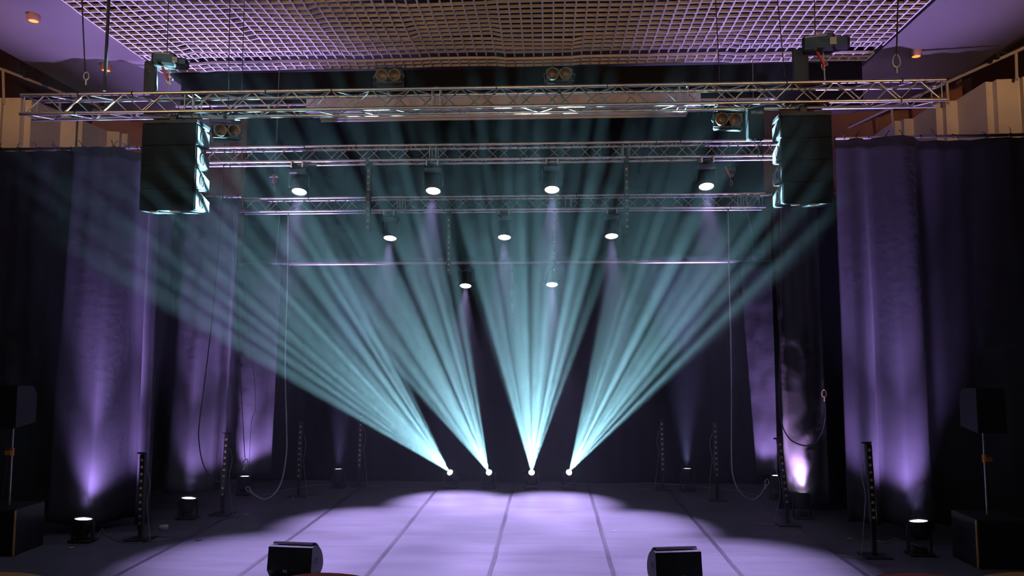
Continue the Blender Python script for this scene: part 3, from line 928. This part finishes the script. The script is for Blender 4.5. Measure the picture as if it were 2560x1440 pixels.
ring('open steel ring hanging just above the right end of the front truss', 2241, 152, 9.2)
ring('steel ring and pin hanging above the left end of the front truss', 216, 190, 9.2, .035, .05)
ring('brass-coloured shackle dangling over the dark drape right of the crumpled one', 2060, 983, 11.8, .035, .055, .008, 'amber')
ring('steel hook clipped on a black strap above the small left uplight', 614, 1156, 11.8, .035, .055, .008, yaw=.3)
ring('bare steel eye at the end of the long grey rope on the left', 620, 1222, 12.6, .035, .045, .007, yaw=-.9)
ring('steel eye at the end of the grey rope on the right', 1917, 1205, 12.9, .03, .05, .007, yaw=.2)

line('steel_rope', 'long grey steel rope hanging from the rear truss in a loop at the left', 'rope',
     [(721, 518, 13.5), (719, 700, 13.4), (713, 900, 13.2), (716, 1060, 13), (716, 1130, 12.9), (706, 1195, 12.8), (688, 1232, 12.75), (662, 1248, 12.7), (640, 1240, 12.65), (624, 1228, 12.6)], .013, 'cable', 'looped steel ropes')
line('steel_rope', 'grey steel rope hanging from the rear truss in a loop at the right', 'rope',
     [(1820, 514, 13.5), (1823, 700, 13.4), (1828, 900, 13.3), (1829, 1060, 13.2), (1829, 1140, 13.1), (1833, 1190, 13.05), (1850, 1230, 13), (1878, 1249, 13), (1901, 1238, 12.95), (1914, 1212, 12.9)], .013, 'cable', 'looped steel ropes')
line('black_cable', 'thin black cable looping down to the small left uplight', 'cable',
     [(562, 360, 11.8), (556, 480, 11.8), (545, 640, 11.8), (530, 800, 11.8), (512, 950, 11.8), (498, 1060, 11.8), (498, 1110, 11.8), (508, 1160, 11.8), (530, 1195, 11.8), (560, 1206, 11.8), (588, 1202, 11.8), (600, 1191, 11.8)], .009, 'rope', 'looped black cables')
line('black_cable', 'thin black cable with a loop over the bright crumpled drape', 'cable',
     [(1951, 392, 11.8), (1951, 520, 11.8), (1952, 700, 11.8), (1950, 860, 11.8), (1948, 1000, 11.8), (1955, 1060, 11.8), (1975, 1098, 11.8), (2010, 1114, 11.8), (2036, 1108, 11.8), (2054, 1080, 11.8), (2063, 1040, 11.8), (2061, 1005, 11.8)], .009, 'rope', 'looped black cables')
line('support_wire', 'fine black wire carrying the steel hook over the small left uplight', 'wire', [(574, 355, 11.8), (577, 480, 11.8), (592, 745, 11.8), (602, 960, 11.8), (611, 1122, 11.8), (613, 1145, 11.8)], .006, 'rope', 'fine black wires')
line('support_wire', 'fine black wire just right of the wire carrying the steel hook', 'wire', [(578, 362, 11.8), (582, 500, 11.8), (637, 960, 11.8), (628, 1060, 11.8), (622, 1180, 11.8)], .0035, 'rope', 'fine black wires')
line('support_wire', 'fine slack wire below the left end of the rear truss with bright beads', 'wire', [(700, 520, 13.5), (694, 600, 13.6), (690, 655, 13.6)], .003, 'cable', 'fine pale wires')
line('support_wire', 'fine slack wire below the right end of the rear truss with bright beads', 'wire', [(1861, 512, 13.5), (1880, 580, 13.6), (1883, 650, 13.6)], .003, 'cable', 'fine pale wires')

# ---------------------------------------------------------------- stage monitors
def wedge(px, label, yaw, flip):
    c = G(px, 1449)
    c.y = 9.22; c.x = P(px, 1440, 9.22).x
    t = thing('stage_monitor', (c.x, 9.1, 0), label, 'speaker', 'wedge monitors at the stage edge', rot=(0, 0, yaw))
    prof = [(0.05, 0.012), (-0.015, .10), (0.0, .2), (0.02, .362), (0.06, .37)]
    prof += [(.06 + .30 * math.sin(q), .10 + .27 * math.cos(q)) for q in [PI / 2 * i / 8 for i in range(1, 9)]] + [(.33, .04), (.28, .012)]
    w = .55
    MB().prism(prof, -w / 2, w / 2).build('cabinet', 'cabinet', t)
    g = [(.09 + .272 * math.sin(q), .13 + .272 * math.cos(q)) for q in [PI / 2 * i / 8 for i in range(0, 9)]]
    MB().prism(g + [(y - .02, z - .02) for y, z in g[::-1]], -w / 2 + .03, w / 2 - .03).build('grille', 'grille', t)
    for s in (-1, 1):
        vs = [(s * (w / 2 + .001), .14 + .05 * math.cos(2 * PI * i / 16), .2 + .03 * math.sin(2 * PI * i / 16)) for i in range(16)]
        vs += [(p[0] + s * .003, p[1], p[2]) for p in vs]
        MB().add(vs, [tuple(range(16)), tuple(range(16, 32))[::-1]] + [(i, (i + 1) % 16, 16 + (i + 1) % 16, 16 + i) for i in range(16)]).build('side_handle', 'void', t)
    MB().box((-.05 * flip, -.018, .09), (.05, .012, .03), b=.003).build('connector_plate', 'print', t)
    MB().tube(smooth_path([(-.02 * flip, -.02, .09), (0, -.06, .07), (.03, -.09, .02), (.1, -.14, .008)]), .006).build('signal_cord', 'rope', t)
    for sx in (-1, 1):
        for yy in (.08, .26): MB().cyl((sx * .2, yy, 0), (sx * .2, yy, .014), .02).build('foot', 'plastic', t)


wedge(731, 'black wedge monitor at the stage front, the left one of two', -.10, 1)
wedge(1694, 'black wedge monitor at the stage front, the right one of two', .17, -1)

# ---------------------------------------------------------------- side speakers on poles over subwoofers
def pa(px, label_top, label_sub, s):
    gx = P(px, 1300, 10.2).x
    z0 = .60
    sub = thing('subwoofer', (gx, 10.2, 0), label_sub, 'speaker', 'subwoofers at the stage sides')
    MB().box((0, 0, z0 / 2), (.62, .6, z0), b=.012).build('cabinet', 'cabinet', sub)
    MB().box((0, -.306, z0 / 2), (.56, .012, z0 - .06), b=.004).build('grille', 'grille', sub)
    MB().box((-s * .31, -.3, z0 / 2), (.012, .03, z0 - .02)).build('painted_edge_light', 'orangetint', sub)  # orange strip painted in for warm light on the cabinet corner
    t = thing('pole_speaker', (gx, 10.2, z0), label_top, 'speaker', 'pole speakers at the stage sides')
    MB().cyl((0, 0, 0), (0, 0, 1.05), .018).build('pole', 'steel', t)
    MB().cyl((0, 0, .66), (0, 0, .76), .032).box((.03 * s, -.02, .7), (.09, .04, .06), b=.008).build('locking_collar', 'orange', t)
    MB().prism([(-.2, 1.05), (-.2, 1.62), (.12, 1.6), (.2, 1.5), (.2, 1.1)], -.18, .18).build('cabinet', 'cabinet', t)
    MB().box((0, -.206, 1.335), (.33, .012, .54), b=.004).build('grille', 'grille', t)
    MB().tube(smooth_path([(.05 * s, .1, 1.1), (.14 * s, .05, .9), (.06 * s, 0, .5), (.1 * s, 0, .1)]), .006).build('signal_cord', 'rope', t)


pa(20, 'dark loudspeaker on a pole at the far left edge of the stage', 'dark subwoofer at the far left edge under the pole speaker', -1)
pa(2470, 'dark loudspeaker on a pole with an orange collar at the far right', 'dark subwoofer with one warm-lit edge at the far right', 1)

# ---------------------------------------------------------------- railings and lamps on the side galleries
def railing(label, pts, posts, Yf):
    p = [P(*q) for q in pts]
    t = thing('handrail', p[0], label, 'railing')
    o0 = p[0]
    MB().tube([q - o0 for q in p], .028, 10).build('top_rail', 'rail', t)
    for a_, b_ in posts:
        MB().cyl(P(*a_) - o0, P(*b_) - o0, .024).build('post', 'rail', t)


railing('pinkish handrail stepping down along the left gallery', [(-40, 160, 12.6), (10, 175, 12.8), (155, 232, 13.8), (355, 306, 15.4)],
        [((8, 176, 12.8), (10, 262, 12.8)), ((328, 293, 15.2), (326, 350, 15.2)), ((150, 230, 13.7), (150, 300, 13.7))], 0)
railing('pinkish handrail stepping down along the right gallery', [(2620, 92, 12.2), (2548, 125, 12.4), (2370, 205, 13.2), (2225, 270, 14.1), (2113, 322, 15)],
        [((2540, 130, 12.45), (2542, 200, 12.45)), ((2367, 206, 13.2), (2371, 260, 13.2)), ((2229, 268, 14.1), (2232, 318, 14.1)), ((2113, 322, 15), (2113, 340, 15))], 0)


def par_can(label, px, py, Y, axis, size=1.0, rim_light=False, foot=.3):
    c = P(px, py, Y)
    t = thing('par_light', c, label, 'stage light', 'unlit lamps clamped along the gallery rails')
    T = frame_from(axis) @ Matrix.Scale(size, 4)
    MB().lathe([(0, .2), (.06, .19), (.085, .13), (.09, 0), (.105, -.02), (.105, -.17), (.098, -.17), (.098, -.02)], 22, T).build('lamp_can', 'black', t)
    MB().lathe([(0, -.12), (.097, -.12)], 22, T).build('front_disc', 'rim_light' if rim_light else 'black', t)  # the orange disc stands in for warm light on the rim
    for s in (-1, 1): MB().cyl((s * .115 * size, 0, 0), (s * .1 * size, 0, -foot), .01).build('yoke_arm', 'black', t)
    MB().box((0, 0, -foot), (.22 * size, .03, .02)).box((0, 0, -foot - .05), (.05, .06, .1)).build('clamp', 'black', t)


par_can('dark lamp with orange-lit rim over the left gallery rail', 66, 138, 12.6, (-.6, -.2, .75), 1.25, True)
par_can('dark lamp sitting behind the thick rope above the left end of the truss', 256, 212, 13.5, (.7, -.2, .4), 1.2)
par_can('big dark lamp with orange-lit rim over the right gallery rail', 2490, 88, 12.4, (.7, -.2, .5), 1.45, True)
par_can('dark lamp above the right end of the front truss', 2325, 165, 13.2, (.7, -.2, .35), 1.25)

for px, py, Y, lb in ((78, 28, 11.0, 'orange downlight in the dark ceiling at the top left'), (260, 155, 14.2, 'orange downlight beside the thick rope on the left'),
                  (2296, 118, 12.9, 'orange downlight in the ceiling at the right')):
    d = (CAMR @ Vector((px - 1280, 720 - py, -F)))
    side = -1 if px < 1280 else 1                        # the sloping plaster: find where the sight line meets it
    xo, xe = (gx0 - 2.2, XL - 3.2) if side < 0 else (gx1 + 2.0, XR + 3.2)
    s = 0
    for k in range(400):
        s = 5 + k * .05
        q = cam.location + d.normalized() * s
        f = (q.x - xo) / (xe - xo)
        zc = zm + .1 + max(0, f) * 2.5
        if q.z >= zc - .02: break
    t = thing('downlight', (q.x - side * .04, q.y, zc - .16), lb, 'ceiling light', 'orange downlights in the side ceilings')
    MB().lathe([(.06, 0), (.085, 0), (.085, .14)], 20).build('trim_ring', 'wood', t)
    MB().lathe([(0, .005), (.07, .003)], 20).build('bulb', 'down', t)

# ---------------------------------------------------------------- small things on the floor
c = G(409, 1322)
t = thing('tape_roll', (c.x, c.y, 0), 'roll of white tape on the floor right of the front left pixel bar', 'tape roll')
MB().lathe([(.035, 0), (.065, 0), (.065, .05), (.035, .05), (.035, 0)], 24).build('tape_core', 'paper', t)
for px, py, s, lb in ((616, 1287, .05, 'small pale scrap on the floor below the bare steel eye'), (733, 1245, .03, 'tiny pale scrap right of the looped grey rope'),
                      (179, 1370, .06, 'small pale scrap on the floor near the far left uplight'), (2123, 1347, .05, 'small pale scrap on the floor left of the far right uplight'),
                      (1937, 1297, .03, 'tiny pale plug at the foot of the leaning pixel bar'), (1536, 1328, .02, 'tiny white speck on the lit floor right of the centre seams'),
                      (495, 1352, .06, 'short dark offcut of tape lying on the lit floor at the left')):
    c = G(px, py)
    dark = 'dark' in lb
    pts = [(s * math.cos(2 * PI * i / 7) * random.uniform(.6, 1), .5 * s * math.sin(2 * PI * i / 7) * random.uniform(.6, 1)) for i in range(7)]
    vs = [(c.x + x, c.y + y, z) for z in (.001, .008) for x, y in pts]
    mb = MB().add(vs, [tuple(range(7))[::-1], tuple(range(7, 14))] + [(i, (i + 1) % 7, 7 + (i + 1) % 7, 7 + i) for i in range(7)])
    tag(mb.build('floor_scrap', 'tape' if dark else 'paper'), lb, 'scrap')
tag(MB().tube(smooth_path([G(240, 1350, .01), G(256, 1322, .06), G(262, 1335, .012), G(300, 1354, .01), G(350, 1356, .01), G(372, 1340, .02), G(430, 1341, .01)]), .006, 6).build('floor_cable', 'cable'),
    'thin cable curling on the floor from the far left uplight past the pixel bar', 'cable')
tag(MB().tube(smooth_path([G(2185, 1350, .01), G(2215, 1356, .01), G(2238, 1345, .05), G(2246, 1350, .012), G(2290, 1362, .01), G(2300, 1370, .01)]), .006, 6).build('floor_cable', 'cable'),
    'thin cable curling on the floor by the far right uplight', 'cable')
tag(MB().tube(smooth_path([G(1560, 1212, .01), G(1620, 1208, .01), G(1700, 1212, .01), G(1800, 1222, .01), G(1850, 1228, .02), G(1900, 1240, .01)]), .006, 6).build('floor_cable', 'cable'),
    'faint cable along the foot of the backdrop on the right', 'cable')
tag(MB().tube(smooth_path([G(910, 1208, .01), G(860, 1214, .01), G(800, 1212, .01), G(720, 1224, .01), G(660, 1238, .02)]), .006, 6).build('floor_cable', 'cable'),
    'faint cable along the foot of the backdrop on the left', 'cable')

# ---------------------------------------------------------------- front seats whose tops peek in at the bottom
struct('floor_auditorium', MB().box((-.6, 3.2, .35), (14, 4.2, .5)), 'darkwood')
def seat(label, px, ytop, Y, m):
    c = P(px, ytop, Y)
    t = thing('auditorium_seat', (c.x, Y, .6), label, 'seat', 'auditorium seats in the row before the stage')
    h = c.z - .6
    vs = []; n = 12
    prof = [(-.27, h - .5)] + [(.27 * -math.cos(PI * i / n), h - .06 + .06 * math.sin(PI * i / n)) for i in range(n + 1)] + [(.27, h - .5)]
    k = len(prof)
    vs = [(x, -.04, z) for x, z in prof] + [(x, .03, z) for x, z in prof]
    MB().add(vs, [tuple(range(k))[::-1], tuple(range(k, 2 * k))] + [(i, (i + 1) % k, k + (i + 1) % k, k + i) for i in range(k)]).build('backrest', m, t)
    MB().box((0, -.28, .42), (.5, .46, .09), b=.03).build('cushion', 'seatred', t)
    for s in (-1, 1): MB().box((s * .27, -.1, (h - .3) / 2), (.03, .1, h - .3)).build('leg', 'black', t)


seat('red seat whose curved top peeks in under the left wedge monitor', 815, 1436, 4.0, 'seatred')
seat('dark red seat whose top peeks in at the bottom towards the right corner', 2290, 1436, 4.0, 'seatred')
seat('seat top painted with orange light in the bottom left corner', 10, 1434, 4.0, 'orangetint')
seat('seat top painted with orange light in the bottom right corner', 2572, 1434, 4.0, 'orangetint')
